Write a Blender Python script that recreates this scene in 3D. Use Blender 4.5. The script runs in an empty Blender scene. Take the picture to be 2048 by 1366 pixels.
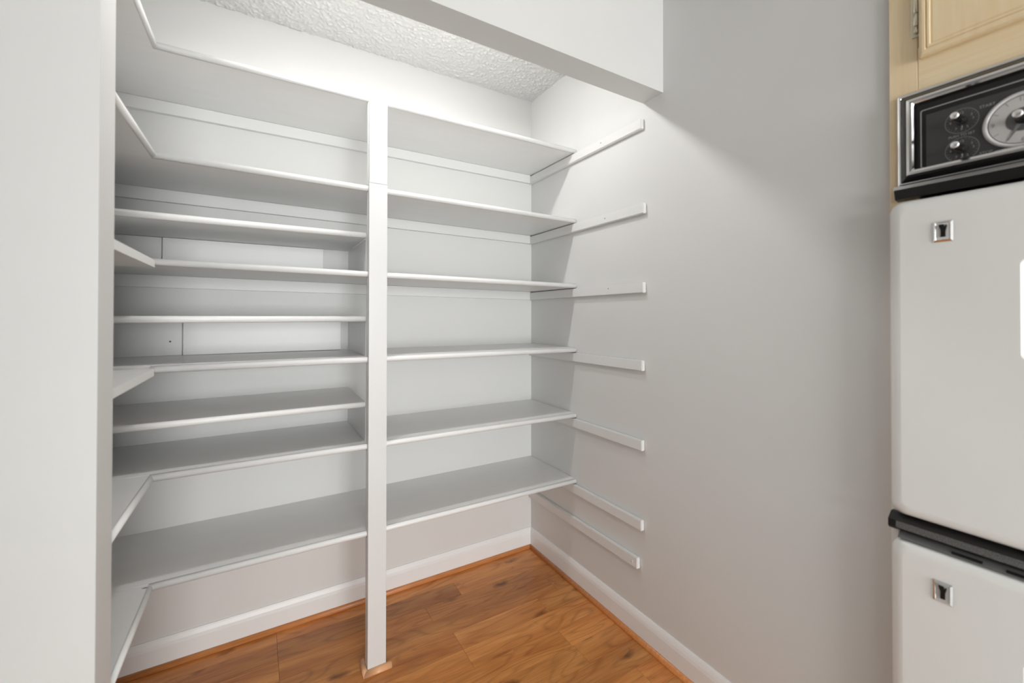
import bpy, bmesh, math, random
import numpy as np
from mathutils import Matrix, Vector

random.seed(7)
SC = bpy.context.scene
COL = SC.collection

# ------------------------------------------------------------------ camera
cd = bpy.data.cameras.new('camera')
cam = bpy.data.objects.new('camera', cd)
COL.objects.link(cam)
Fv = Vector((0.50890161, 0.86079052, 0.00767053))
Rv = Vector((0.86081106, -0.50892349, 0.00109336))
Uv = Vector((-0.00484487, -0.00604646, 0.99996998))
cam.matrix_world = Matrix(((Rv.x, Uv.x, -Fv.x, -1.2765),
                           (Rv.y, Uv.y, -Fv.y, -1.9511),
                           (Rv.z, Uv.z, -Fv.z, 1.2571),
                           (0, 0, 0, 1)))
cd.sensor_fit = 'HORIZONTAL'
cd.sensor_width = 36.0
cd.lens = 846.415 / 2048 * 36
cd.shift_y = -57.89 / 2048
cd.clip_start = 0.02
cd.dof.use_dof = True
cd.dof.focus_distance = 2.1
cd.dof.aperture_fstop = 2.4
SC.camera = cam

# ------------------------------------------------------------------ world, exposure
w = bpy.data.worlds.new('world')
SC.world = w
w.use_nodes = True
w.node_tree.nodes['Background'].inputs[0].default_value = (0.9, 0.95, 1.0, 1)
w.node_tree.nodes['Background'].inputs[1].default_value = 0.3
SC.view_settings.view_transform = 'Standard'
SC.view_settings.look = 'None'
SC.view_settings.gamma = 1.0
SC.view_settings.use_curve_mapping = False
SC.view_settings.exposure = 0.1

BULB = 345.0         # emission of each pantry bulb
SC.cycles.max_bounces = 6
SC.cycles.diffuse_bounces = 4
SC.cycles.glossy_bounces = 3
SC.cycles.caustics_reflective = False
SC.cycles.caustics_refractive = False

# frontal fill light, added outside an unseen window in the rear wall
WX0, WX1, WZ0, WZ1 = -2.45, -0.20, 0.35, 2.05
al = bpy.data.lights.new('window_fill_light', 'AREA')
al.shape = 'RECTANGLE'
al.size, al.size_y = WX1 - WX0, WZ1 - WZ0
al.energy = 222
al.color = (0.985, 0.99, 0.985)
win_fill = bpy.data.objects.new('window_fill_light', al)
COL.objects.link(win_fill)
win_fill.location = ((WX0 + WX1) / 2, -6.63, (WZ0 + WZ1) / 2)
win_fill.rotation_euler = (math.radians(90), 0, 0)
H = 2.44             # ceiling height

# ------------------------------------------------------------------ materials
def mat(name, color, rough=0.5, metal=0.0, emit=None, spec=0.5, coat=0.0):
    m = bpy.data.materials.new(name)
    m.use_nodes = True
    b = m.node_tree.nodes['Principled BSDF']
    b.inputs['Base Color'].default_value = (*color, 1)
    b.inputs['Roughness'].default_value = rough
    b.inputs['Metallic'].default_value = metal
    b.inputs['Specular IOR Level'].default_value = spec
    b.inputs['Coat Weight'].default_value = coat
    b.inputs['Coat Roughness'].default_value = 0.12
    if emit:
        b.inputs['Emission Color'].default_value = (*emit[0], 1)
        b.inputs['Emission Strength'].default_value = emit[1]
    return m

def nodes(m):
    return m.node_tree.nodes, m.node_tree.links, m.node_tree.nodes['Principled BSDF']

def add_bump(m, scale, strength, dist=0.001, detail=3, stretch=(1, 1, 1), coord='Object'):
    N, L, b = nodes(m)
    tc = N.new('ShaderNodeTexCoord')
    mp = N.new('ShaderNodeMapping')
    mp.inputs['Scale'].default_value = stretch
    nz = N.new('ShaderNodeTexNoise')
    nz.inputs['Scale'].default_value = scale
    nz.inputs['Detail'].default_value = detail
    bp = N.new('ShaderNodeBump')
    bp.inputs['Strength'].default_value = strength
    bp.inputs['Distance'].default_value = dist
    L.new(tc.outputs[coord], mp.inputs['Vector'])
    L.new(mp.outputs[0], nz.inputs['Vector'])
    L.new(nz.outputs['Fac'], bp.inputs['Height'])
    L.new(bp.outputs[0], b.inputs['Normal'])
    return nz

def tint_noise(m, c1, c2, scale, stretch=(1, 1, 1), detail=4):
    N, L, b = nodes(m)
    tc = N.new('ShaderNodeTexCoord')
    mp = N.new('ShaderNodeMapping')
    mp.inputs['Scale'].default_value = stretch
    nz = N.new('ShaderNodeTexNoise')
    nz.inputs['Scale'].default_value = scale
    nz.inputs['Detail'].default_value = detail
    cr = N.new('ShaderNodeValToRGB')
    cr.color_ramp.elements[0].position = 0.3
    cr.color_ramp.elements[1].position = 0.7
    cr.color_ramp.elements[0].color = (*c1, 1)
    cr.color_ramp.elements[1].color = (*c2, 1)
    L.new(tc.outputs['Object'], mp.inputs['Vector'])
    L.new(mp.outputs[0], nz.inputs['Vector'])
    L.new(nz.outputs['Fac'], cr.inputs['Fac'])
    L.new(cr.outputs[0], b.inputs['Base Color'])

M_WALL = mat('wall_paint', (0.73, 0.73, 0.72), 0.55)
tint_noise(M_WALL, (0.72, 0.72, 0.71), (0.74, 0.74, 0.73), 2.2)
add_bump(M_WALL, 160, 0.10, 0.001)
M_CEIL = mat('popcorn_paint', (0.70, 0.70, 0.69), 0.85)
add_bump(M_CEIL, 500, 0.35, 0.001)
M_SHELF = mat('shelf_paint', (0.83, 0.83, 0.82), 0.38)
tint_noise(M_SHELF, (0.82, 0.82, 0.81), (0.84, 0.84, 0.83), 5, (1, 6, 6))
M_POST = mat('post_paint', (0.72, 0.72, 0.715), 0.35)
M_CLEAT = mat('cleat_paint', (0.77, 0.77, 0.76), 0.45)
add_bump(M_CLEAT, 90, 0.25, 0.001, 4, (2, 2, 8))
add_bump(M_SHELF, 60, 0.12, 0.001, stretch=(1, 8, 8))
M_ROUGH = mat('painted_sawn_wood', (0.81, 0.81, 0.80), 0.5)
add_bump(M_ROUGH, 220, 0.45, 0.0012, 4, (1, 1, 3))
M_TRIMW = mat('baseboard_paint', (0.86, 0.865, 0.865), 0.35)
M_NAIL = mat('nail_steel', (0.12, 0.115, 0.11), 0.5, 0.6)
M_GAP = mat('dark_gap', (0.03, 0.028, 0.026), 0.9)
M_CHROME = mat('chrome', (0.82, 0.82, 0.82), 0.12, 1.0)
M_BLACK = mat('black_enamel', (0.006, 0.006, 0.006), 0.3)
M_GLASS = mat('dark_panel_glass', (0.012, 0.012, 0.0125), 0.12)
M_PANEL = mat('dark_printed_panel', (0.055, 0.055, 0.055), 0.22)
M_PRINT = mat('grey_print', (0.33, 0.33, 0.32), 0.5)
M_PRINTD = mat('faint_print', (0.16, 0.16, 0.155), 0.5)
M_DIAL = mat('clock_face', (0.55, 0.54, 0.53), 0.5)
M_DIALRIM = mat('clock_rim', (0.66, 0.65, 0.64), 0.3)
M_GREYD = mat('clock_core', (0.10, 0.10, 0.10), 0.4)
M_HAND = mat('clock_hand', (0.18, 0.18, 0.175), 0.5)
M_SILVER = mat('silver_cap', (0.85, 0.85, 0.85), 0.22, 0.85)
M_DOORW = mat('white_enamel', (0.88, 0.88, 0.86), 0.30, coat=0.3)
add_bump(M_DOORW, 420, 0.06, 0.001)
M_GREYT = mat('grey_textured_strip', (0.10, 0.10, 0.098), 0.55)
tint_noise(M_GREYT, (0.05, 0.05, 0.05), (0.17, 0.17, 0.165), 260, (1, 3, 1))
M_BRASS = mat('antique_brass', (0.66, 0.61, 0.48), 0.3, 0.75)
M_PLATE = mat('grey_lock_plate', (0.60, 0.60, 0.59), 0.3)
M_VENTSHADE = mat('vent_shade_grey', (0.13, 0.13, 0.128), 0.4)  # darkened to stand for the shade under the vent strip
M_TRIMREFL = mat('dark_reflection_chrome', (0.10, 0.10, 0.10), 0.15, 0.9)  # dark tone stands for the kitchen reflected in the trim bevel
M_BULB = mat('lit_bulb', (0.9, 0.9, 0.9), 0.5, emit=((1.0, 0.99, 0.972), BULB))
M_PORC = mat('white_porcelain', (0.8, 0.8, 0.79), 0.3)

def maple(name, axis):
    m = mat(name, (0.72, 0.50, 0.27), 0.38)
    N, L, b = nodes(m)
    tc = N.new('ShaderNodeTexCoord')
    mp = N.new('ShaderNodeMapping')
    mp.inputs['Scale'].default_value = (60, 60, 3) if axis == 'z' else (60, 3, 60)
    nz = N.new('ShaderNodeTexNoise')
    nz.inputs['Scale'].default_value = 1.6
    nz.inputs['Detail'].default_value = 5
    nz.inputs['Distortion'].default_value = 0.6
    n2 = N.new('ShaderNodeTexNoise')
    n2.inputs['Scale'].default_value = 3.0
    mx = N.new('ShaderNodeMix')
    mx.data_type = 'FLOAT'
    mx.inputs['Factor'].default_value = 0.45
    cr = N.new('ShaderNodeValToRGB')
    e = cr.color_ramp.elements
    e[0].position, e[1].position = 0.3, 0.72
    e[0].color = (0.84, 0.64, 0.38, 1)
    e[1].color = (0.92, 0.78, 0.54, 1)
    L.new(tc.outputs['Object'], mp.inputs['Vector'])
    L.new(mp.outputs[0], nz.inputs['Vector'])
    L.new(tc.outputs['Object'], n2.inputs['Vector'])
    L.new(nz.outputs['Fac'], mx.inputs['A'])
    L.new(n2.outputs['Fac'], mx.inputs['B'])
    L.new(mx.outputs['Result'], cr.inputs['Fac'])
    L.new(cr.outputs[0], b.inputs['Base Color'])
    return m
M_MAPLE_V = maple('maple_upright_grain', 'z')
M_MAPLE_H = maple('maple_level_grain', 'y')

def oak_floor():
    m = mat('oak_laminate', (0.4, 0.16, 0.05), 0.27)
    N, L, b = nodes(m)
    tc = N.new('ShaderNodeTexCoord')
    oi = N.new('ShaderNodeObjectInfo')
    off = N.new('ShaderNodeVectorMath'); off.operation = 'MULTIPLY_ADD'
    mulv = N.new('ShaderNodeCombineXYZ')
    ml = N.new('ShaderNodeMath'); ml.operation = 'MULTIPLY'; ml.inputs[1].default_value = 37.0
    L.new(oi.outputs['Random'], ml.inputs[0])
    for i in range(3):
        L.new(ml.outputs[0], mulv.inputs[i])
    ad = N.new('ShaderNodeVectorMath'); ad.operation = 'ADD'
    L.new(tc.outputs['Object'], ad.inputs[0])
    L.new(mulv.outputs[0], ad.inputs[1])

    def mapped(sc):
        mp = N.new('ShaderNodeMapping')
        mp.inputs['Scale'].default_value = sc
        L.new(ad.outputs[0], mp.inputs['Vector'])
        return mp.outputs[0]

    def noise(v, scale, detail=3, dist=0.0, rough=0.5):
        n = N.new('ShaderNodeTexNoise')
        n.inputs['Scale'].default_value = scale
        n.inputs['Detail'].default_value = detail
        n.inputs['Distortion'].default_value = dist
        n.inputs['Roughness'].default_value = rough
        L.new(v, n.inputs['Vector'])
        return n.outputs['Fac']

    def math_(op, a, bb, clamp=False):
        n = N.new('ShaderNodeMath'); n.operation = op; n.use_clamp = clamp
        for k, v in enumerate((a, bb)):
            if isinstance(v, (int, float)):
                n.inputs[k].default_value = v
            else:
                L.new(v, n.inputs[k])
        return n.outputs[0]

    def ramp(v, p0, c0, p1, c1):
        r = N.new('ShaderNodeValToRGB')
        e = r.color_ramp.elements
        e[0].position, e[1].position = p0, p1
        e[0].color = (*c0, 1); e[1].color = (*c1, 1)
        L.new(v, r.inputs['Fac'])
        return r.outputs[0]

    def mix(kind, f, a, c):
        n = N.new('ShaderNodeMix'); n.data_type = 'RGBA'; n.blend_type = kind
        if isinstance(f, (int, float)):
            n.inputs['Factor'].default_value = f
        else:
            L.new(f, n.inputs['Factor'])
        L.new(a, n.inputs['A']); L.new(c, n.inputs['B'])
        return n.outputs['Result']
    broad = noise(mapped((2.2, 11, 1)), 1.0, 3, 0.4)
    base = ramp(broad, 0.30, (0.52, 0.180, 0.040), 0.72, (0.82, 0.370, 0.108))
    # per-board tone
    tone = N.new('ShaderNodeMapRange')
    tone.inputs['To Min'].default_value = 0.76
    tone.inputs['To Max'].default_value = 1.2
    L.new(oi.outputs['Random'], tone.inputs['Value'])
    cmb = N.new('ShaderNodeCombineColor')
    for i in range(3):
        L.new(tone.outputs[0], cmb.inputs[i])
    base = mix('MULTIPLY', 1.0, base, cmb.outputs[0])
    # flowing growth rings
    field = noise(mapped((1.7, 9.5, 1)), 1.0, 1.5, 0.25)
    rings = math_('FRACT', math_('MULTIPLY', field, 13.0), 0.0)
    rr = math_('ABSOLUTE', math_('SUBTRACT', rings, 0.5), 0.0)
    line = ramp(rr, 0.0, (0.60, 0.55, 0.50), 0.22, (1, 1, 1))
    amt = math_('MULTIPLY', noise(mapped((1.1, 3.0, 1)), 2.0, 1), 0.95, True)
    base = mix('MULTIPLY', amt, base, line)
    # fine fibres
    fib = ramp(noise(mapped((9, 330, 1)), 1.0, 2), 0.3, (0.74, 0.70, 0.66), 0.62, (1.04, 1.04, 1.04))
    base = mix('MULTIPLY', 0.75, base, fib)
    # knots
    vo = N.new('ShaderNodeTexVoronoi')
    vo.inputs['Scale'].default_value = 1.0
    dn = N.new('ShaderNodeVectorMath'); dn.operation = 'ADD'
    nzc = N.new('ShaderNodeTexNoise'); nzc.inputs['Scale'].default_value = 22
    L.new(ad.outputs[0], nzc.inputs['Vector'])
    sc2 = N.new('ShaderNodeVectorMath'); sc2.operation = 'SCALE'; sc2.inputs['Scale'].default_value = 0.22
    L.new(nzc.outputs['Color'], sc2.inputs[0])
    L.new(mapped((4.2, 9.5, 1)), dn.inputs[0]); L.new(sc2.outputs[0], dn.inputs[1])
    L.new(dn.outputs[0], vo.inputs['Vector'])
    knot = ramp(vo.outputs['Distance'], 0.05, (0.26, 0.20, 0.17), 0.21, (1, 1, 1))
    keep = math_('GREATER_THAN', noise(mapped((2.6, 6.0, 1)), 1.3, 1), 0.42)
    base = mix('MULTIPLY', math_('MULTIPLY', keep, 0.9), base, knot)
    L.new(base, b.inputs['Base Color'])
    bp = N.new('ShaderNodeBump')
    bp.inputs['Strength'].default_value = 0.08
    bp.inputs['Distance'].default_value = 0.001
    L.new(fib, bp.inputs['Height'])
    L.new(bp.outputs[0], b.inputs['Normal'])
    return m
M_OAK = oak_floor()
M_NEUTRAL = mat('neutral_bounce_floor', (0.62, 0.61, 0.59), 0.5)  # unseen kitchen floor, made neutral to keep orange bounce off the walls
M_SHOE = mat('shoe_moulding_wood', (0.47, 0.19, 0.065), 0.35)
tint_noise(M_SHOE, (0.50, 0.185, 0.055), (0.64, 0.27, 0.095), 3, (4, 40, 40))
M_SHOEL = mat('post_shoe_wood', (0.66, 0.34, 0.17), 0.35)
tint_noise(M_SHOEL, (0.70, 0.36, 0.18), (0.80, 0.46, 0.25), 3, (6, 40, 40))

# ------------------------------------------------------------------ helpers
def tag(o, label, cat=None, group=None, kind=None):
    o['label'] = label
    if cat: o['category'] = cat
    if group: o['group'] = group
    if kind: o['kind'] = kind
    return o

def link(name, me, m, parent=None, smooth=False):
    o = bpy.data.objects.new(name, me)
    COL.objects.link(o)
    if m is not None and not me.materials:
        me.materials.append(m)
    if parent is not None:
        o.parent = parent
        o.matrix_parent_inverse = parent.matrix_world.inverted()
    if smooth:
        for p in me.polygons:
            p.use_smooth = True
    return o

def empty(name, loc=(0, 0, 0)):
    o = bpy.data.objects.new(name, None)
    COL.objects.link(o)
    o.location = loc
    o.empty_display_size = 0.05
    o.matrix_world = Matrix.Translation(loc)
    return o

def bm_mesh(bm, name, recenter=True):
    me = bpy.data.meshes.new(name)
    bm.normal_update()
    bm.to_mesh(me); bm.free()
    return me

def add_box(bm, x0, x1, y0, y1, z0, z1):
    vs = [bm.verts.new(p) for p in ((x0, y0, z0), (x1, y0, z0), (x1, y1, z0), (x0, y1, z0),
                                    (x0, y0, z1), (x1, y0, z1), (x1, y1, z1), (x0, y1, z1))]
    for f in ((0, 3, 2, 1), (4, 5, 6, 7), (0, 1, 5, 4), (1, 2, 6, 5), (2, 3, 7, 6), (3, 0, 4, 7)):
        bm.faces.new([vs[i] for i in f])
    return vs

def place(o_me, name, m, parent, origin, smooth=False):
    """mesh in world coordinates -> object with its origin at `origin`."""
    o_me.transform(Matrix.Translation(-Vector(origin)))
    o = bpy.data.objects.new(name, o_me)
    COL.objects.link(o)
    o_me.materials.append(m)
    o.matrix_world = Matrix.Translation(origin)
    if parent is not None:
        o.parent = parent
        o.matrix_parent_inverse = parent.matrix_world.inverted()
    if smooth:
        for p in o_me.polygons: p.use_smooth = True
    return o

def box(name, b, m, parent=None, bevel=0.0, segs=1):
    x0, x1, y0, y1, z0, z1 = b
    bm = bmesh.new()
    add_box(bm, x0, x1, y0, y1, z0, z1)
    if bevel:
        bmesh.ops.bevel(bm, geom=list(bm.edges), offset=bevel, segments=segs, affect='EDGES', profile=0.5)
    return place(bm_mesh(bm, name), name, m, parent, ((x0 + x1) / 2, (y0 + y1) / 2, z0))

def prism(name, prof, axis, a0, a1, m, parent=None, smooth=False, warp=None, origin=None, mitre=None):
    """prof: closed list of 2-D points, extruded along 'x' (prof = y,z) or 'y' (prof = x,z) or 'z' (prof = x,y)."""
    bm = bmesh.new()
    rings = []
    for a in (a0, a1):
        ring = []
        for (p, q) in prof:
            aa = a
            if mitre: aa = mitre(a, p, q)
            c = {'x': (aa, p, q), 'y': (p, aa, q), 'z': (p, q, aa)}[axis]
            if warp: c = warp(*c)
            ring.append(bm.verts.new(c))
        rings.append(ring)
    n = len(prof)
    for i in range(n):
        j = (i + 1) % n
        bm.faces.new((rings[0][i], rings[0][j], rings[1][j], rings[1][i]))
    bm.faces.new(rings[0][::-1]); bm.faces.new(rings[1])
    bmesh.ops.recalc_face_normals(bm, faces=bm.faces)
    if origin is None:
        xs = [v.co for v in bm.verts]
        origin = [(min(c[i] for c in xs) + max(c[i] for c in xs)) / 2 for i in (0, 1)] + [min(c[2] for c in xs)]
    me = bm_mesh(bm, name)
    o = place(me, name, m, parent, origin)
    if smooth:
        for p in me.polygons:
            p.use_smooth = len(p.vertices) == 4
        es = me.edges
    return o

def lathe(name, prof, m, loc, axis_mat, parent, n=24, smooth=True):
    """prof: list of (radius, height) revolved about local z."""
    bm = bmesh.new()
    rings = []
    for (r, h) in prof:
        if r < 1e-6:
            rings.append([bm.verts.new((0, 0, h))])
        else:
            rings.append([bm.verts.new((r * math.cos(2 * math.pi * k / n), r * math.sin(2 * math.pi * k / n), h)) for k in range(n)])
    for a, b in zip(rings[:-1], rings[1:]):
        for k in range(n):
            j = (k + 1) % n
            if len(a) == 1 and len(b) > 1: bm.faces.new((a[0], b[j], b[k]))
            elif len(b) == 1 and len(a) > 1: bm.faces.new((a[k], a[j], b[0]))
            elif len(a) > 1: bm.faces.new((a[k], a[j], b[j], b[k]))
    bmesh.ops.recalc_face_normals(bm, faces=bm.faces)
    me = bm_mesh(bm, name)
    me.materials.append(m)
    o = bpy.data.objects.new(name, me)
    COL.objects.link(o)
    o.matrix_world = Matrix.Translation(loc) @ axis_mat.to_4x4()
    if parent is not None:
        o.parent = parent
        o.matrix_parent_inverse = parent.matrix_world.inverted()
    if smooth:
        for p in me.polygons: p.use_smooth = True
    return o

ID3 = Matrix.Identity(3)
OUT = Matrix(((0, 0, -1), (-1, 0, 0), (0, 1, 0)))     # local x -> -Y, y -> Z, z -> -X (out of the oven front)

# ------------------------------------------------------------------ the room shell
HY1, HY2, HZ, SX = -0.891, -0.796, 2.085, -1.5365
PXL = -1.94                      # pantry left wall
KX, KY = -3.6, -6.5              # kitchen extents
CAB0, CAB1 = -1.549, -2.311      # oven cabinet along y

def wall(name, boxes, label, m=M_WALL):
    bm = bmesh.new()
    for b in boxes:
        add_box(bm, *b)
    me = bm_mesh(bm, name)
    o = link(name, me, m)
    return tag(o, label, 'wall', kind='structure')

wall('wall_back', [(PXL - 0.1, 0.1, 0, 0.1, 0, H)], 'white back wall of the pantry behind the long shelves')
wall('wall_right', [(0, 0.1, CAB0, 0, 0, H), (0, 0.1, CAB1 - 0.0, CAB0, 2.25, H), (0, 0.1, KY, CAB1, 0, H)],
     'smooth white right wall carrying the bare shelf cleats')
wall('wall_pantry_left', [(PXL - 0.1, PXL, HY2, 0, 0, H)], 'white left wall inside the pantry behind the side shelves')
wall('wall_front', [(KX, SX, HY1, HY2, 0, H), (SX, 0, HY1, HY2, HZ, H)],
     'white wall stub and header framing the pantry opening')
wall('wall_left', [(KX - 0.1, KX, KY, HY1, 0, H)], 'white left wall of the kitchen')
wall('wall_rear', [(KX - 0.1, WX0, KY - 0.1, KY, 0, H), (WX1, 0.1, KY - 0.1, KY, 0, H),
                   (WX0, WX1, KY - 0.1, KY, 0, WZ0), (WX0, WX1, KY - 0.1, KY, WZ1, H)], 'white kitchen wall behind the viewpoint')

wall('wall_light_blocker', [(KX, -1.72, -3.1, -3.0, 0, H)], 'added white partition wall behind the viewpoint, blocking window light from the stub')  # unseen wall added to keep the rear fill light off the stub

# popcorn ceiling of the pantry: displaced grid
def popcorn():
    step = 0.003
    xs = np.arange(PXL, 0 + step, step); ys = np.arange(HY2, 0 + step, step)
    xs[-1] = 0; ys[-1] = 0
    nx, ny = len(xs), len(ys)
    rng = np.random.default_rng(3)
    def sm(sig):
        a = rng.standard_normal((ny, nx))
        fx = np.fft.fftfreq(nx) ; fy = np.fft.fftfreq(ny)
        k = np.exp(-2 * (math.pi * sig) ** 2 * (fx[None, :] ** 2 + fy[:, None] ** 2))
        r = np.fft.ifft2(np.fft.fft2(a) * k).real
        return r / r.std()
    h = np.clip(sm(0.95), -0.5, 2.4) * 0.0016 + np.clip(sm(1.7), -0.4, 2) * 0.0012 + sm(6) * 0.0003 + sm(40) * 0.0003
    X, Y = np.meshgrid(xs, ys)
    Z = H - 0.002 - np.clip(h, -0.0015, 0.008)
    co = np.stack([X, Y, Z], -1).reshape(-1, 3)
    idx = np.arange(nx * ny).reshape(ny, nx)
    q = np.stack([idx[:-1, :-1], idx[1:, :-1], idx[1:, 1:], idx[:-1, 1:]], -1).reshape(-1, 4)
    me = bpy.data.meshes.new('ceiling')
    me.vertices.add(len(co)); me.vertices.foreach_set('co', co.ravel())
    me.loops.add(q.size); me.loops.foreach_set('vertex_index', q.ravel())
    me.polygons.add(len(q)); me.polygons.foreach_set('loop_start', np.arange(0, q.size, 4))
    me.update(calc_edges=True); me.validate()
    me.polygons.foreach_set('use_smooth', np.ones(len(q), bool))
    o = link('ceiling', me, M_CEIL)
    tag(o, 'white popcorn-textured ceiling strip above the pantry shelves', 'ceiling', kind='structure')
popcorn()
bm = bmesh.new(); add_box(bm, KX - 0.1, 0.1, KY - 0.1, 0.1, H + 0.002, H + 0.1)
tag(link('ceiling', bm_mesh(bm, 'ceiling_slab'), M_WALL), 'plain white ceiling over the kitchen', 'ceiling', kind='structure')

# floor: slab plus individual laminate strips
bm = bmesh.new(); add_box(bm, KX - 0.1, 0.7, KY - 0.1, 0.1, -0.1, -0.0035)
floor = tag(link('floor', bm_mesh(bm, 'floor'), M_NEUTRAL), 'orange-brown oak laminate floor of the pantry and kitchen, neutral where unseen', 'floor', kind='structure')
PITCH = 0.0972
fixed = {0: [-1.22], 1: [-0.495, -1.22], 2: [-0.665, -1.218], 3: [-0.10, -1.218], 4: [-0.215, -0.617, -1.40], 5: [-0.617, -1.05],
         6: [-0.252, -0.86, -1.6], 7: [-0.247, -1.1], 8: [-0.55, -1.25], 9: [-0.12, -0.75]}
for k in range(16):
    ya, yb = 0.009 - PITCH * k, 0.009 - PITCH * (k + 1)
    ya = min(ya, -0.001)
    xl = PXL + 0.002 if yb > HY2 - 0.0 else -2.3
    js = [-0.001] + list(fixed.get(k, []))
    if k not in fixed:
        x = -random.uniform(0.15, 0.7)
        while x > xl + 0.2:
            js.append(x); x -= random.uniform(0.4, 0.85)
    else:
        x = js[-1] - random.uniform(0.4, 0.7)
        while x > xl + 0.2:
            js.append(x); x -= random.uniform(0.4, 0.85)
    js.append(xl)
    for a, b in zip(js[:-1], js[1:]):
        bm = bmesh.new()
        g = 0.00035
        vs = add_box(bm, b + g, a - g, yb + g * 0.8, ya - g * 0.8, -0.006, 0.0)
        top = [e for e in bm.edges if all(v.co.z > -0.001 for v in e.verts)]
        bmesh.ops.bevel(bm, geom=top, offset=0.0005, segments=1, affect='EDGES')
        place(bm_mesh(bm, 'plank'), 'plank', M_OAK, floor, ((a + b) / 2, (ya + yb) / 2, -0.006))

# unseen window added in the rear wall for the fill light
def rear_fill_window():
    root = empty('fill_window_1', ((WX0 + WX1) / 2, KY - 0.05, WZ0))
    tag(root, 'added white framed window behind the viewpoint for the fill light', 'window', kind='structure')
    f = 0.035
    g = M_TRIMW
    box('frame_side', (WX0 + 0.001, WX0 + f, KY - 0.08, KY - 0.03, WZ0 + 0.001, WZ1 - 0.001), g, root)
    box('frame_side', (WX1 - f, WX1 - 0.001, KY - 0.08, KY - 0.03, WZ0 + 0.001, WZ1 - 0.001), g, root)
    box('frame_rail', (WX0 + f, WX1 - f, KY - 0.08, KY - 0.03, WZ0 + 0.001, WZ0 + f), g, root)
    box('frame_rail', (WX0 + f, WX1 - f, KY - 0.08, KY - 0.03, WZ1 - f, WZ1 - 0.001), g, root)
    m = bpy.data.materials.new('window_glass'); m.use_nodes = True
    N, L = m.node_tree.nodes, m.node_tree.links
    N.remove(N['Principled BSDF'])
    tr = N.new('ShaderNodeBsdfTransparent'); gl = N.new('ShaderNodeBsdfGlossy'); gl.inputs['Roughness'].default_value = 0.02
    mx = N.new('ShaderNodeMixShader'); mx.inputs[0].default_value = 0.06
    L.new(tr.outputs[0], mx.inputs[1]); L.new(gl.outputs[0], mx.inputs[2])
    L.new(mx.outputs[0], N['Material Output'].inputs['Surface'])
    box('pane', (WX0 + f, WX1 - f, KY - 0.057, KY - 0.053, WZ0 + f, WZ1 - f), m, root)
rear_fill_window()

# baseboards and shoe mouldings
BT, BH = 0.013, 0.104
def bb_prof(sgn=1):
    # (offset from wall, z)
    return [(0, 0), (BT, 0), (BT, BH - 0.030), (BT - 0.002, BH - 0.018), (BT - 0.006, BH - 0.006), (BT - 0.009, BH), (0, BH)]
p = [(-d, z) for d, z in bb_prof()]
tag(prism('baseboard_back', p, 'x', PXL, 0, M_TRIMW, mitre=lambda a, q, z: a + (q if a == 0 else 0)),
    'white painted baseboard along the back wall', 'baseboard', kind='structure')
tag(prism('baseboard_right', p, 'y', 0, CAB0 + 0.002, M_TRIMW, mitre=lambda a, q, z: a + (q if a == 0 else 0)),
    'white painted baseboard along the right wall', 'baseboard', kind='structure')
def shoe_prof(w_, h_, base):
    pts = [(base, 0.0003), (base, h_)]
    for k in range(0, 7):
        t = math.pi / 2 * k / 6
        pts.append((base + 0.003 + (w_ - 0.003) * math.sin(t), 0.003 + (h_ - 0.003) * math.cos(t)))
    pts.append((base + w_, 0.0003))
    return pts
sp = [(-d, z) for d, z in shoe_prof(0.013, 0.017, BT)]
tag(prism('trim_1', sp, 'x', PXL, 0, M_SHOE, smooth=True, mitre=lambda a, q, z: a + (q if a == 0 else 0)),
    'brown wooden shoe moulding at the foot of the back baseboard', 'trim', kind='structure')
tag(prism('trim_2', sp, 'y', 0, CAB0 + 0.002, M_SHOE, smooth=True, mitre=lambda a, q, z: a + (q if a == 0 else 0)),
    'brown wooden shoe moulding at the foot of the right baseboard', 'trim', kind='structure')

# ------------------------------------------------------------------ pantry shelves
T = 0.021
YF = -0.392                      # nose of the back shelves
LX = -1.54                       # nose of the side shelves
R_ = T / 2
ZL = [2.046, 1.729, 1.421, 1.112, 0.802, 0.492]
ZR = [2.045, 1.715, 1.409, 1.107, 0.799, 0.491]
ORD = ['topmost', 'second from top', 'third from top', 'fourth from top', 'fifth from top', 'lowest']

def half_round(c, zt, sgn):
    """half-round nose: flat side at c, bulging towards sgn."""
    pts = [(c, zt), ]
    n = 8
    out = []
    for k in range(n + 1):
        t = math.pi * k / n
        out.append((c + sgn * R_ * math.sin(t), zt - R_ + R_ * math.cos(t)))
    return out

def nose_x(name, x0, x1, yc, zt, parent, m, warp):
    return prism(name, half_round(yc, zt, -1), 'x', x0, x1, m, parent, smooth=True, warp=warp)

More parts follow.
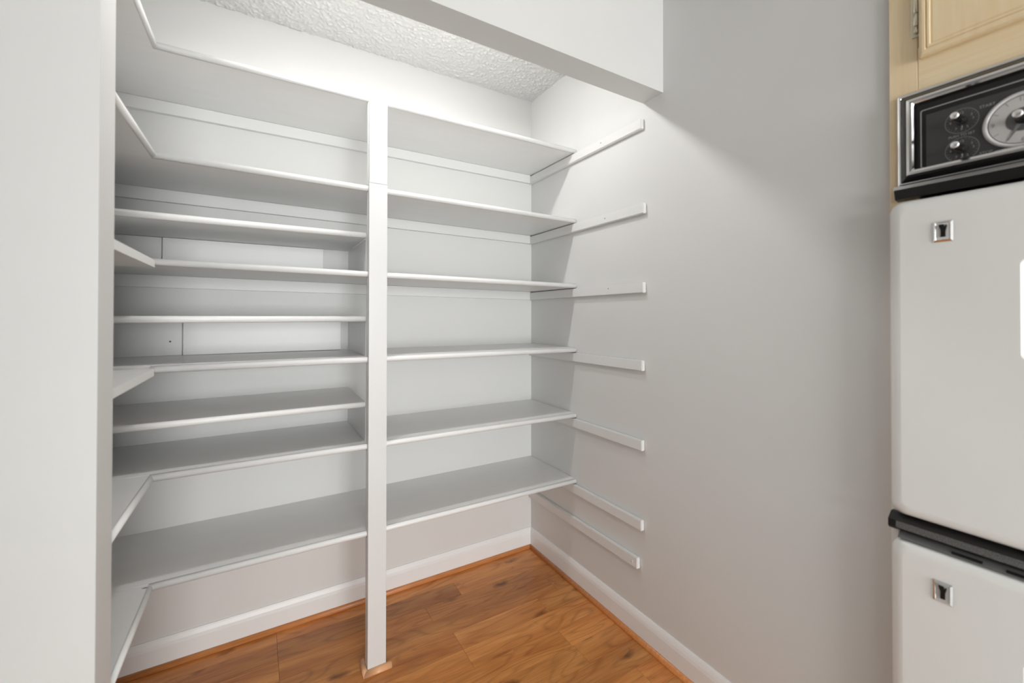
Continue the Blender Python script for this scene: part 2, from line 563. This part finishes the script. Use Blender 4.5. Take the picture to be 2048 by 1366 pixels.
for i in range(6):
    zl, zr = ZL[i], ZR[i]
    sl = (zr - zl) / (0 - LX)
    warp = lambda x, y, z, sl=sl, zr=zr: (x, y, z + sl * x)
    root = empty('back_shelf', (-0.97, 0, zr - T))
    tag(root, ['long white shelf across the back wall, topmost, its end above the highest cleat',
               'long white shelf across the back wall, second from the top',
               'long white shelf across the back wall, third from the top, just above eye level',
               'long white shelf across the back wall, fourth from the top',
               'long white shelf across the back wall, fifth from the top',
               'long white shelf across the back wall, lowest, above the baseboard'][i], 'shelf', 'long back shelves')
    m = M_SHELF
    prism('board', [(-0.0005, zr), (YF + R_, zr), (YF + R_, zr - T), (-0.0005, zr - T)], 'x', PXL + 0.001, -0.002, m, root, warp=warp)
    nose_x('nosing', LX - R_, -0.002, YF + R_, zr, root, m, warp)
    # side shelf along the left wall
    dz = [0, 0, -0.006, -0.006, -0.001, -0.001][i]
    zz = zl + dz
    root = empty('side_shelf', (-1.74, -0.6, zz - T))
    tag(root, ['white side shelf at the left end, topmost, running off the top of the photo',
               'white side shelf at the left end, second from the top, seen from below',
               'rough-edged white side shelf at the left end, third from the top',
               'rough-edged white side shelf at the left end, fourth from the top',
               'white side shelf at the left end, fifth from the top, seen from above',
               'white side shelf at the left end, lowest, with a nick at its corner'][i], 'shelf', 'side shelves at left')
    sq = i in (2, 3)
    xe = LX if sq else LX - R_
    if sq:
        prism('board', [(PXL + 0.001, zz), (xe, zz), (xe, zz - T), (PXL + 0.001, zz - T)], 'y', YF - 0.0004, HY2 + 0.001, M_ROUGH, root)
    else:
        prism('board', [(PXL + 0.001, zz), (xe, zz), (xe, zz - T), (PXL + 0.001, zz - T)], 'y', YF + R_ - 0.0004, HY2 + 0.001, m, root)
        prism('nosing', half_round(xe, zz, 1), 'y', YF - 0.0, HY2 + 0.001, m, root, smooth=True)

# chipped paint at the corner of the lowest side shelf
low = [o for o in bpy.data.objects if o.name.startswith('side_shelf')][-1]
bm = bmesh.new()
pts = [(-0.0125, -0.002), (-0.006, 0.0015), (0.0005, -0.0005), (0.0025, -0.0045), (-0.001, -0.0062), (-0.0085, -0.0045)]
zc = ZL[5] - 0.001
up = [bm.verts.new((LX - R_ * 1.05 + a, YF - 0.0035 + b, zc + 0.0003)) for a, b in pts]
dn = [bm.verts.new((LX - R_ * 1.05 + a, YF - 0.0035 + b, zc - 0.0015)) for a, b in pts]
bm.faces.new(up); bm.faces.new(dn[::-1])
for k in range(len(pts)):
    bm.faces.new((dn[k], dn[(k + 1) % len(pts)], up[(k + 1) % len(pts)], up[k]))
bmesh.ops.recalc_face_normals(bm, faces=bm.faces)
place(bm_mesh(bm, 'paint_chip'), 'paint_chip', mat('bare_chip', (0.30, 0.30, 0.295), 0.8), low, (LX - R_, YF, zc - 0.0015))

# half shelves on risers (left bay only)
MZ = [1.558, 1.256, 0.947]
MF = -0.371
for i in range(3):
    zt = MZ[i]
    root = empty('half_shelf', (-1.44, -0.18, zt - T))
    tag(root, ['short white half shelf left of the post, highest of the three raised on risers',
               'short white half shelf left of the post, at eye level, middle of three on risers',
               'short white half shelf left of the post, lowest of the three raised on risers'][i], 'shelf', 'half shelves on risers')
    m = M_ROUGH if i == 0 else M_SHELF
    prism('board', [(-0.001, zt), (MF + R_, zt), (MF + R_, zt - T), (-0.001, zt - T)], 'x', PXL + 0.001, -0.9535, m, root)
    prism('nosing', half_round(MF + R_, zt, -1), 'x', PXL + 0.001, -0.9535, m, root, smooth=True)
    # riser at the post
    zb = ZR[i + 2] + (ZL[i + 2] - ZR[i + 2]) * 0.952 / 1.54
    tag(box('shelf_riser', (-0.953, -0.936, MF + 0.006, -0.0015, zb + 0.0005, zt - T - 0.0012), M_SHELF),
        ['white upright riser behind the post, under the highest half shelf',
         'white upright riser behind the post, under the middle half shelf',
         'white upright riser behind the post, under the lowest half shelf'][i], 'riser', 'upright shelf risers')
# back riser boards between the half shelves and the shelves below
for i, (x0, x1) in enumerate(((-1.582, -1.055), (-1.522, -0.985))):
    zb = max(ZL[i + 2], ZR[i + 2])
    bmz = (x0, x1, -0.0195, -0.0012, zb + 0.0006, MZ[i] - T - 0.0012)
    tag(box('riser_board', bmz, M_SHELF, bevel=0.0008),
        ['white board against the back wall under the highest half shelf',
         'white board against the back wall under the middle half shelf'][i], 'riser', 'back riser boards')
    xs = x0
    tag(box('riser_board', (PXL + 0.0015, xs - 0.004, -0.0125, -0.0012, zb + 0.0006, MZ[i] - T - 0.0012), M_SHELF, bevel=0.0008),
        ['darker set-back board left of the gap under the highest half shelf',
         'darker set-back board with a nail head under the middle half shelf'][i], 'riser', 'back riser boards')
    if i == 1:
        lb = bpy.data.objects['riser_board.003']
        lathe('nail_head', [(0, 0.0008), (0.0028, 0.0006), (0.003, 0)], M_NAIL, (-1.560, -0.0125, 1.163),
              Matrix(((1, 0, 0), (0, 0, -1), (0, 1, 0))), lb, 10)

# cleats on the right wall
CT = 0.018
ends = [-0.800, -0.812, -0.810, -0.804, -0.802, -0.799]
def cleat_mesh_right(zt, y1, h, rise):
    bm = bmesh.new()
    vs = add_box(bm, -CT, -0.0008, y1, -0.0008, zt - h, zt)
    for v in bm.verts:
        v.co.z += rise * (v.co.y / y1)
    bmesh.ops.bevel(bm, geom=list(bm.edges), offset=0.0022, segments=2, affect='EDGES')
    return bm_mesh(bm, 'wall_cleat')
nails = {0: [(-0.575, 0.55)], 1: [(-0.60, 0.5)], 2: [(-0.62, 0.62)], 3: [], 4: [], 5: []}
for i in range(6):
    zt = ZR[i] - T - 0.0008
    me = cleat_mesh_right(zt - 0.004, ends[i], 0.040, 0.0035)
    o = place(me, 'wall_cleat', M_CLEAT, None, (-CT / 2, ends[i] / 2, zt - 0.044))
    tag(o, ['white wooden cleat on the right wall, highest of seven, just below the header',
            'white wooden cleat on the right wall, second from the top',
            'white wooden cleat on the right wall, third from the top, with a nail hole',
            'white wooden cleat on the right wall, fourth from the top',
            'white wooden cleat on the right wall, fifth from the top',
            'white wooden cleat on the right wall, sixth from the top, below the lowest shelf end'][i], 'cleat', 'right wall cleats')
    for (yy, fr) in nails[i]:
        lathe('nail_head', [(0, 0.0006), (0.0022, 0.0005), (0.0024, 0)], M_NAIL, (-CT, yy, zt - 0.04 * (1 - fr)),
              Matrix(((0, 0, -1), (-1, 0, 0), (0, 1, 0))), o, 8)
me = cleat_mesh_right(0.312, -0.778, 0.042, 0.003)
o = place(me, 'wall_cleat', M_CLEAT, None, (-CT / 2, -0.39, 0.270))
tag(o, 'white wooden cleat on the right wall, lowest of seven, above the baseboard with no shelf', 'cleat', 'right wall cleats')
lathe('screw_head', [(0, 0.0008), (0.004, 0.0006), (0.0045, 0)], M_CLEAT, (-CT, -0.752, 0.292),
      Matrix(((0, 0, -1), (-1, 0, 0), (0, 1, 0))), o, 12)
# cleats on the back wall
for i in range(3):
    sl = (ZR[i] - ZL[i]) / 1.54
    zt = ZR[i] - T - 0.0008
    root = prism('wall_cleat', [(-0.0008, zt), (-CT, zt), (-CT, zt - 0.043), (-0.0008, zt - 0.043)], 'x', PXL + 0.001, -CT - 0.001, M_CLEAT,
                 warp=lambda x, y, z, sl=sl: (x, y, z + sl * x))
    tag(root, ['long white cleat on the back wall under the topmost shelf',
               'long white cleat on the back wall under the second shelf from the top',
               'long white cleat on the back wall under the third shelf from the top'][i], 'cleat', 'back wall cleats')

# post in front of the shelves
PX0, PX1, PYF, PYB = -0.952, -0.888, -0.411, -0.3925
post = empty('shelf_post', ((PX0 + PX1) / 2, -0.40, 0))
tag(post, 'narrow white painted post standing in front of the shelves', 'post')
SEAM = 1.728
box('lower_board', (PX0, PX1, PYF, PYB, 0.0008, SEAM - 0.0004), M_POST, post, bevel=0.0015, segs=2)
box('upper_board', (PX0 + 0.001, PX1 - 0.0005, PYF + 0.0006, PYB, SEAM + 0.0004, 2.053), M_POST, post, bevel=0.0015, segs=2)
zs = [None] + [ZR[i] + (ZL[i] - ZR[i]) * 0.92 / 1.54 for i in range(6)]
for i in range(6):
    ztop = zs[i + 1] - T - 0.003
    zbot = (zs[i + 2] + 0.003) if i < 5 else 0.001
    box('backing_strip', (PX0 - 0.0005, PX1 + 0.001, PYB + 0.0012, -0.3725, zbot, ztop), M_POST, post, bevel=0.001)
# shoe moulding round the foot of the post
q = [(PYF - d + 0.0, z) for d, z in shoe_prof(0.015, 0.018, 0.0006)]
tag(prism('trim_3', q, 'x', PX0 - 0.015, PX1 + 0.018, M_SHOEL, smooth=True,
          mitre=lambda a, y, z: a if a > -0.93 else PX0 + (y - PYF)),
    'short light wooden shoe moulding across the front of the post foot', 'trim', kind='structure')
q = [(PX0 - 0.0008 - d, z) for d, z in shoe_prof(0.015, 0.018, 0.0002)]
tag(prism('trim_4', q, 'y', PYF - 0.015, -0.352, M_SHOEL, smooth=True,
          mitre=lambda a, x, z: a if a > -0.4 else PYF + (x - PX0)),
    'short light wooden shoe moulding along the left side of the post foot', 'trim', kind='structure')

# pantry light read from its shadows, split into two added bulbs behind the header
for xx, lab in ((-0.56, 'reflector bulb on the pantry ceiling nearer the right wall, added to split the inferred light, hidden by the header'),
                (-1.14, 'reflector bulb on the pantry ceiling nearer the left wall, added to split the inferred light, hidden by the header')):
    lamp = empty('bulb_lamp', (xx, -0.60, H - 0.012))
    tag(lamp, lab, 'lamp', 'pantry ceiling bulbs')
    lathe('lamp_holder', [(0, 0), (0.05, 0), (0.05, -0.012), (0.03, -0.03), (0.020, -0.06), (0, -0.06)], M_PORC, (xx, -0.60, H - 0.012), ID3, lamp, 20)
    lathe('bulb_neck', [(0, 0.072), (0.013, 0.072), (0.015, 0.055), (0.026, 0.018), (0.030, 0.004), (0.030, 0.0)], M_PORC, (xx, -0.60, 2.286), ID3, lamp, 20)
    lathe('bulb_lens', [(0.0298, 0.0), (0.0285, -0.005), (0.024, -0.012), (0.016, -0.0175), (0.008, -0.020), (0, -0.021)], M_BULB,
          (xx, -0.60, 2.2855), ID3, lamp, 14)

# ------------------------------------------------------------------ oven cabinet and double wall oven
def W(s, z, w_):
    return (-w_, -s, z)

def rrect(s0, s1, z0, z1, inset, r, n=5):
    s0 += inset; s1 -= inset; z0 += inset; z1 -= inset
    r = max(min(r, (s1 - s0) / 2 - 1e-5, (z1 - z0) / 2 - 1e-5), 0.00005)
    pts = []
    for (cx, cz, a0) in ((s1 - r, z1 - r, 0), (s0 + r, z1 - r, 90), (s0 + r, z0 + r, 180), (s1 - r, z0 + r, 270)):
        for k in range(n + 1):
            a = math.radians(a0 + 90 * k / n)
            pts.append((cx + r * math.cos(a), cz + r * math.sin(a)))
    return pts

def loft(name, rect, layers, m, parent, cap=(True, True), n=5, smooth=False):
    """layers: (inset, protrusion, corner radius)"""
    bm = bmesh.new()
    # a layer may carry its own rectangle as a fourth item
    rings = [[bm.verts.new(W(s, z, L_[1])) for s, z in rrect(*(L_[3] if len(L_) > 3 else rect), L_[0], L_[2], n)] for L_ in layers]
    for a, b in zip(rings[:-1], rings[1:]):
        for k in range(len(a)):
            j = (k + 1) % len(a)
            bm.faces.new((a[k], a[j], b[j], b[k]))
    if cap[0]: bm.faces.new(rings[0][::-1])
    if cap[1]: bm.faces.new(rings[-1])
    bmesh.ops.recalc_face_normals(bm, faces=bm.faces)
    if not (cap[0] and cap[1]):
        # open frames: make them face outwards (-x)
        f = max(bm.faces, key=lambda f: abs(f.normal.x) * f.calc_area())
        if f.normal.x > 0:
            bmesh.ops.reverse_faces(bm, faces=bm.faces)
    s0, s1, z0, z1 = rect
    o = place(bm_mesh(bm, name), name, m, parent, W((s0 + s1) / 2, z0, layers[0][1]))
    if smooth:
        N_ = 4 * (n + 1)
        flat = {k for k in range(len(layers) - 1) if len(layers[k]) != len(layers[k + 1])}
        for p in o.data.polygons: p.use_smooth = len(p.vertices) == 4 and p.index // N_ not in flat
    return o

FW = 0.012                                    # face-frame protrusion in front of the wall
C0, C1 = -CAB0 + 0.001, -CAB1 - 0.001
cab = empty('oven_cabinet', (0.28, -(C0 + C1) / 2, 0))
tag(cab, 'tall light maple cabinet housing the wall oven at the right edge', 'cabinet')
box('side_panel', (0.0, 0.58, -C0 - 0.016, -C0, 0.0, 2.245), M_MAPLE_V, cab)
box('side_panel', (0.0, 0.58, -C1, -C1 + 0.016, 0.0, 2.245), M_MAPLE_V, cab)
box('back_panel', (0.582, 0.59, -C1, -C0, 0.0, 2.245), M_MAPLE_V, cab)
box('stile', (-FW, -0.0005, -C0 - 0.05, -C0, 0.0, 2.245), M_MAPLE_V, cab, bevel=0.001)
box('stile', (-FW, -0.0005, -C1, -C1 + 0.05, 0.0, 2.245), M_MAPLE_V, cab, bevel=0.001)
box('rail', (-FW, -0.0005, -C1 + 0.0505, -C0 - 0.0505, 1.735, 1.86), M_MAPLE_H, cab, bevel=0.001)
box('rail', (-FW, -0.0005, -C1 + 0.0505, -C0 - 0.0505, 2.19, 2.245), M_MAPLE_H, cab, bevel=0.001)
box('rail', (-FW, -0.0005, -C1 + 0.0505, -C0 - 0.0505, 0.0, 0.10), M_MAPLE_H, cab, bevel=0.001)
# cabinet door with a routed bead and raised panel
D0, D1, DZ0, DZ1 = 1.6055, 1.927, 1.829, 2.215
door = loft('door', (D0, D1, DZ0, DZ1),
            [(0, FW + 0.0008, 0.003), (0, FW + 0.012, 0.003), (0.003, FW + 0.017, 0.003), (0.007, FW + 0.019, 0.002), (0.0115, FW + 0.019, 0.002),
             (0.013, FW + 0.0155, 0.002), (0.0155, FW + 0.0185, 0.002), (0.019, FW + 0.0185, 0.002), (0.0205, FW + 0.015, 0.002),
             (0.024, FW + 0.0165, 0.002)], M_MAPLE_V, cab)
door2 = loft('door', (D1 + 0.004, 2 * (C0 + C1) / 2 - D0, DZ0, DZ1),
             [(0, FW + 0.0008, 0.003), (0, FW + 0.012, 0.003), (0.003, FW + 0.017, 0.003), (0.007, FW + 0.019, 0.002), (0.0115, FW + 0.019, 0.002),
              (0.013, FW + 0.0155, 0.002), (0.0155, FW + 0.0185, 0.002), (0.019, FW + 0.0185, 0.002), (0.0205, FW + 0.015, 0.002),
              (0.024, FW + 0.0165, 0.002)], M_MAPLE_V, cab)
# hinge
def rod(name, s, z0, z1, w_, r, m, parent, n=14):
    return lathe(name, [(0, 0), (r * 0.7, 0), (r, r * 0.4), (r, z1 - z0 - r * 0.4), (r * 0.7, z1 - z0), (0, z1 - z0)], m, W(s, z0, w_), ID3, parent, n)
hinge = empty('hinge', W(1.597, 1.886, FW))
hinge.parent = cab; hinge.matrix_parent_inverse = cab.matrix_world.inverted()
loft('leaf', (1.590, 1.6045, 1.884, 1.985), [(0, FW + 0.0006, 0.003), (0, FW + 0.002, 0.003), (0.0008, FW + 0.0025, 0.003)], M_BRASS, hinge)
rod('barrel', 1.600, 1.906, 1.934, FW + 0.0075, 0.0045, M_BRASS, hinge)
rod('barrel', 1.600, 1.935, 1.985, FW + 0.0075, 0.0045, M_BRASS, hinge)
lathe('finial', [(0, 0), (0.003, 0.0005), (0.0048, 0.004), (0.003, 0.008), (0.002, 0.011), (0.0035, 0.014), (0, 0.015)], M_BRASS, W(1.600, 1.890, FW + 0.0075), ID3, hinge, 14)

oven = empty('double_wall_oven', (0.25, -(C0 + C1) / 2, 0.1))
tag(oven, 'white double wall oven with dark control panel and chrome trim', 'oven')
S0 = 1.567
S1 = C0 + C1 - S0
box('body', (0.002, 0.55, -S1 + 0.06, -S0 - 0.06, 0.11, 1.73), M_BLACK, oven)
loft('front_plate', (1.5525, C0 + C1 - 1.5525, 0.112, 1.497), [(0, FW + 0.0006, 0.002), (0, FW + 0.010, 0.002)], M_DOORW, oven)
# chrome trim round the control panel
TZ0, TZ1 = 1.553, 1.760
loft('chrome_trim', (S0, S1, TZ0, TZ1),
     [(0, FW + 0.0006, 0.002), (0, 0.019, 0.002), (0.0035, 0.021, 0.002), (0.006, 0.021, 0.002), (0.0075, 0.019, 0.002), (0.017, 0.030, 0.002), (0.0195, 0.0335, 0.002),
      (0.024, 0.0345, 0.002), (0.0285, 0.0335, 0.002), (0.031, 0.030, 0.002), (0.031, FW + 0.0006, 0.002)], M_CHROME, oven, cap=(False, False), n=2)
loft('trim_dark_reflection', (S0, S1, TZ0, TZ1), [(0.0070, 0.0200, 0.002), (0.0070, 0.0208, 0.002), (0.0165, 0.0306, 0.002), (0.0165, 0.0298, 0.002)], M_TRIMREFL, oven, cap=(False, False), n=2)  # bevel band coloured as the dark kitchen reflection
# lower lip under the trim
prism('lower_lip', [(-0.0125, 1.5525), (-0.034, 1.5515), (-0.036, 1.541), (-0.030, 1.522), (-0.0125, 1.520)], 'y', -S0 + 0.002, -S1 - 0.002, M_BLACK, oven)
prism('lip_edge', [(-0.0345, 1.5515), (-0.0375, 1.550), (-0.0375, 1.544), (-0.0362, 1.543)], 'y', -S0 + 0.003, -S1 - 0.003, M_CHROME, oven)
# control panel
panel = loft('control_panel', (S0 + 0.0315, S1 - 0.0315, TZ0 + 0.0, TZ1 - 0.0315), [(0, FW + 0.0008, 0.003), (0, 0.0192, 0.003)], M_GLASS, oven)
G0, G1, GZ0, GZ1 = 1.606, C0 + C1 - 1.606, 1.5655, 1.713
loft('border_line', (G0, G1, GZ0, GZ1), [(0, 0.0194, 0.004), (0, 0.0199, 0.004), (0.0022, 0.0199, 0.003), (0.0022, 0.0194, 0.003)], M_PRINT, panel, cap=(False, False))
loft('printed_field', (1.6155, C0 + C1 - 1.6155, 1.578, 1.7005), [(0, 0.0194, 0.002), (0, 0.0198, 0.002)], M_PANEL, panel)
PW = 0.0200
def disc(name, s, z, r, w_, h, m, parent, n=36):
    return lathe(name, [(r, 0), (r, h), (0, h)], m, W(s, z, w_), OUT, parent, n, smooth=False)
def ring(name, s, z, r0, r1, w_, h, m, parent, n=40):
    return lathe(name, [(r0, 0), (r0, h), (r1, h), (r1, 0)], m, W(s, z, w_), OUT, parent, n, smooth=False)
def stroke(name, s, z, ang, a, b, wd, w_, m, parent, taper=1.0):
    """flat radial bar from radius a to b at angle ang (degrees clockwise from 12)."""
    t = math.radians(ang)
    d = (math.sin(t), math.cos(t)); nrm = (d[1], -d[0])
    bm = bmesh.new()
    lo, hi = [], []
    for (rr, ww) in ((a, wd), (b, wd * taper)):
        for sg in (-1, 1):
            p_ = (s + d[0] * rr + nrm[0] * sg * ww / 2, z + d[1] * rr + nrm[1] * sg * ww / 2)
            lo.append(bm.verts.new(W(p_[0], p_[1], w_))); hi.append(bm.verts.new(W(p_[0], p_[1], w_ + 0.0004)))
    for f in ((0, 1, 3, 2),):
        bm.faces.new([hi[i] for i in f]); bm.faces.new([lo[i] for i in f])
    for i, j in ((0, 1), (1, 3), (3, 2), (2, 0)):
        bm.faces.new((lo[i], lo[j], hi[j], hi[i]))
    bmesh.ops.recalc_face_normals(bm, faces=bm.faces)
    return place(bm_mesh(bm, name), name, m, parent, W(s, z, w_))
def text(name, body, s, z, size, w_, m, parent):
    cu = bpy.data.curves.new(name, 'FONT')
    cu.body = body; cu.size = size; cu.align_x = 'CENTER'; cu.align_y = 'CENTER'
    cu.extrude = 0.0001
    tmp = bpy.data.objects.new('tmp', cu)
    COL.objects.link(tmp)
    dg = bpy.context.evaluated_depsgraph_get()
    me = bpy.data.meshes.new_from_object(tmp.evaluated_get(dg))
    bpy.data.objects.remove(tmp)
    me.materials.clear(); me.materials.append(m)
    o = bpy.data.objects.new(name, me)
    COL.objects.link(o)
    o.matrix_world = Matrix.Translation(W(s, z, w_)) @ OUT.to_4x4()
    o.parent = parent; o.matrix_parent_inverse = parent.matrix_world.inverted()
    return o
def merged(objs, name, parent):
    """join several small print marks into one part."""
    bm = bmesh.new()
    m = objs[0].data.materials[0]
    for o in objs:
        me = o.data.copy(); me.transform(o.matrix_world); bm.from_mesh(me); bpy.data.meshes.remove(me)
        bpy.data.objects.remove(o)
    me = bm_mesh(bm, name)
    o = bpy.data.objects.new(name, me); COL.objects.link(o); me.materials.append(m)
    o.parent = parent; o.matrix_parent_inverse = parent.matrix_world.inverted()
    return o
def place_knob(s, z, h, r, name='timer_knob'):
    k = empty(name, W(s, z, PW)); k.parent = oven; k.matrix_parent_inverse = oven.matrix_world.inverted()
    n = 24
    lathe('shaft', [(r * 1.25, 0), (r * 1.25, 0.004), (r * 0.62, 0.006), (r * 0.62, h * 0.45), (r * 0.95, h * 0.5), (r * 1.0, h * 0.9), (r * 0.95, h * 0.93), (0, h * 0.93)],
          M_BLACK, W(s, z, PW), OUT, k, n, smooth=False)
    lathe('cap', [(r * 0.95, h * 0.93), (r * 0.9, h * 0.98), (r * 0.6, h * 1.0), (0, h * 1.005)], M_SILVER, W(s, z, PW), OUT, k, n)
    return k
for zc in (1.6655, 1.606):
    sc = 1.6705
    marks = [ring('t', sc, zc, 0.0242, 0.0256, PW - 0.0001, 0.0003, M_PRINTD, panel)]
    for a in range(0, 360, 15):
        marks.append(stroke('t', sc, zc, a, 0.0205, 0.0228, 0.0007, PW - 0.0001, M_PRINTD, panel))
    merged(marks, 'dial_scale', panel)
    nums = []
    for a, tx in ((0, '12'), (60, '2'), (90, '3'), (150, '5'), (180, '6'), (210, '7'), (270, '9'), (300, '10')):
        t = math.radians(a)
        nums.append(text('t', tx, sc + 0.0168 * math.sin(t), zc + 0.0168 * math.cos(t), 0.0068, PW, M_PRINT, panel))
    merged(nums, 'dial_numbers', panel)
    k = place_knob(sc, zc, 0.048, 0.0072)
    stroke('pointer', sc, zc, 176, 0.006, 0.0155, 0.0022, PW + 0.0012, M_SILVER, k, 0.7)
text('lettering', 'START', 1.7072, 1.682, 0.0075, PW, M_PRINT, panel)
text('lettering', 'STOP', 1.7047, 1.5877, 0.0075, PW, M_PRINT, panel)
text('lettering', 'PUSH TO SET', 1.6702, 1.6357, 0.0066, PW, M_PRINT, panel)
# clock
KS, KZ = 1.7533, 1.6367
clock = empty('clock', W(KS, KZ, PW)); clock.parent = oven; clock.matrix_parent_inverse = oven.matrix_world.inverted()
lathe('rim', [(0.0535, 0), (0.0535, 0.0015), (0.0505, 0.004), (0.0470, 0.0035), (0.0462, 0.0012), (0.0462, 0)], M_DIALRIM, W(KS, KZ, PW), OUT, clock, 56)
ring('rim_line', KS, KZ, 0.0448, 0.0460, PW + 0.0011, 0.0003, M_GREYD, clock, 56)
disc('dial_face', KS, KZ, 0.0459, PW, 0.001, M_DIAL, clock, 56)
disc('dial_core', KS, KZ, 0.0222, PW + 0.001, 0.0006, M_GREYD, clock, 40)
for a in range(0, 360, 30):
    if a % 90 != 0:
        stroke('hour_mark', KS, KZ, a, 0.036, 0.0435, 0.0007, PW + 0.001, M_HAND, clock)
for a, tx in ((0, '12'), (90, '3'), (180, '6'), (270, '9')):
    t = math.radians(a)
    text('hour_number', tx, KS + 0.039 * math.sin(t), KZ + 0.039 * math.cos(t), 0.011, PW + 0.0011, M_HAND, clock)
stroke('hour_hand', KS, KZ, 208, 0.004, 0.041, 0.0075, PW + 0.002, M_HAND, clock, 0.12)
stroke('minute_hand', KS, KZ, 40, 0.004, 0.034, 0.005, PW + 0.0024, M_HAND, clock, 0.2)
place_knob(KS, KZ, 0.044, 0.0078, 'clock_knob')

# oven doors
def oven_door(name, z0, z1, wz0, wz1):
    wr = (1.7535, C0 + C1 - 1.7535, wz0, wz1)
    d = loft(name, (1.5595, C0 + C1 - 1.5595, z0, z1),
             [(0.004, FW + 0.012, 0.020), (0.001, FW + 0.016, 0.022), (0, 0.036, 0.023), (0.0008, 0.042, 0.023), (0.003, 0.047, 0.023), (0.007, 0.051, 0.022),
              (0.013, 0.0535, 0.020), (0.022, 0.055, 0.016), (0, 0.055, 0.014, wr), (0.0012, 0.0542, 0.014, wr), (0.005, 0.0490, 0.013, wr), (0.009, 0.0475, 0.011, wr),
              (0.030, 0.0475, 0.008, wr)], M_DOORW, oven, n=8, smooth=True)
    return d
def badge(parent, s0, s1, z0, z1, flip):
    fr = loft('lock_plate', (s0, s1, z0, z1), [(0, 0.0551, 0.001), (0, 0.0560, 0.001), (0.0035, 0.0585, 0.001), (0.0045, 0.0575, 0.001), (0.0045, 0.0556, 0.001)],
              M_CHROME, parent, cap=(True, False), n=2)
    loft('plate_face', (s0 + 0.0045, s1 - 0.0045, z0 + 0.0045, z1 - 0.0045), [(0, 0.0556, 0.001), (0, 0.0572, 0.001)], M_PORC if not flip else M_PLATE, fr, n=2)
    cs, cz = (s0 + s1) / 2, (z0 + z1) / 2 + 0.001
    hw, hh = 0.0042, 0.013
    prof = [(-hw * 0.85, -hh), (hw * 0.95, -hh), (hw * 1.0, -hh * 0.1), (hw * 1.55, hh * 0.75), (hw * 1.35, hh * 0.95), (hw * 0.55, hh * 0.45), (hw * 0.35, hh),
            (-hw * 1.5, hh), (-hw * 1.5, hh * 0.75), (-hw * 0.75, hh * 0.1)]
    bm = bmesh.new()
    a = [bm.verts.new(W(cs + p_[0], cz + p_[1], 0.0572)) for p_ in prof]
    b = [bm.verts.new(W(cs + p_[0] * 0.9, cz + p_[1], 0.0600)) for p_ in prof]
    for i in range(len(prof)):
        j = (i + 1) % len(prof)
        bm.faces.new((a[i], a[j], b[j], b[i]))
    bm.faces.new(a[::-1]); bm.faces.new(b)
    bmesh.ops.recalc_face_normals(bm, faces=bm.faces)
    place(bm_mesh(bm, 'lock_lever'), 'lock_lever', M_BLACK, fr, W(cs, cz, 0.056))
def window(parent, z0, z1):
    loft('pane', (1.783, C0 + C1 - 1.783, z0 + 0.0285, z1 - 0.0285), [(0, 0.0476, 0.004), (0, 0.0484, 0.004)], M_GLASS, parent)
ud = oven_door('upper_door', 0.816, 1.513, 1.172, 1.368)
badge(ud, 1.6355, 1.6655, 1.4125, 1.4560, False)
window(ud, 1.172, 1.368)
ld = oven_door('lower_door', 0.128, 0.761, 0.420, 0.616)
badge(ld, 1.6315, 1.6612, 0.6615, 0.7045, True)
window(ld, 0.420, 0.616)
# sloped panel with slots above the lower door, coloured dark for the strip's shade
prism('vent_shade_panel', [(-0.0222, 0.7785), (-0.0330, 0.7785), (-0.0500, 0.7640), (-0.0222, 0.7620)], 'y', -1.572, -(C0 + C1 - 1.572), M_VENTSHADE, oven)
for k in range(8):
    a = 1.657 + 0.075 * k
    if a + 0.044 < C0 + C1 - 1.60:
        sl = prism('vent_slot', [(-0.0436, 0.7700), (-0.0480, 0.7662), (-0.0484, 0.7668), (-0.0440, 0.7706)], 'y', -a, -a - 0.044, M_BLACK, oven)
        prism('slot_lip', [(-0.0432, 0.7704), (-0.0436, 0.7700), (-0.0442, 0.7708), (-0.0438, 0.7712)], 'y', -a, -a - 0.044, M_CHROME, oven)
# black strip between the doors
prism('vent_strip', [(-0.0222, 0.8135), (-0.034, 0.8135), (-0.0515, 0.8005), (-0.0515, 0.7850), (-0.046, 0.779), (-0.0222, 0.779)], 'y',
      -1.556, -(C0 + C1 - 1.556), M_BLACK, oven)
prism('strip_face', [(-0.0516, 0.7998), (-0.0522, 0.7998), (-0.0522, 0.7856), (-0.0516, 0.7856)], 'y', -1.570, -(C0 + C1 - 1.570), M_GREYT, oven)
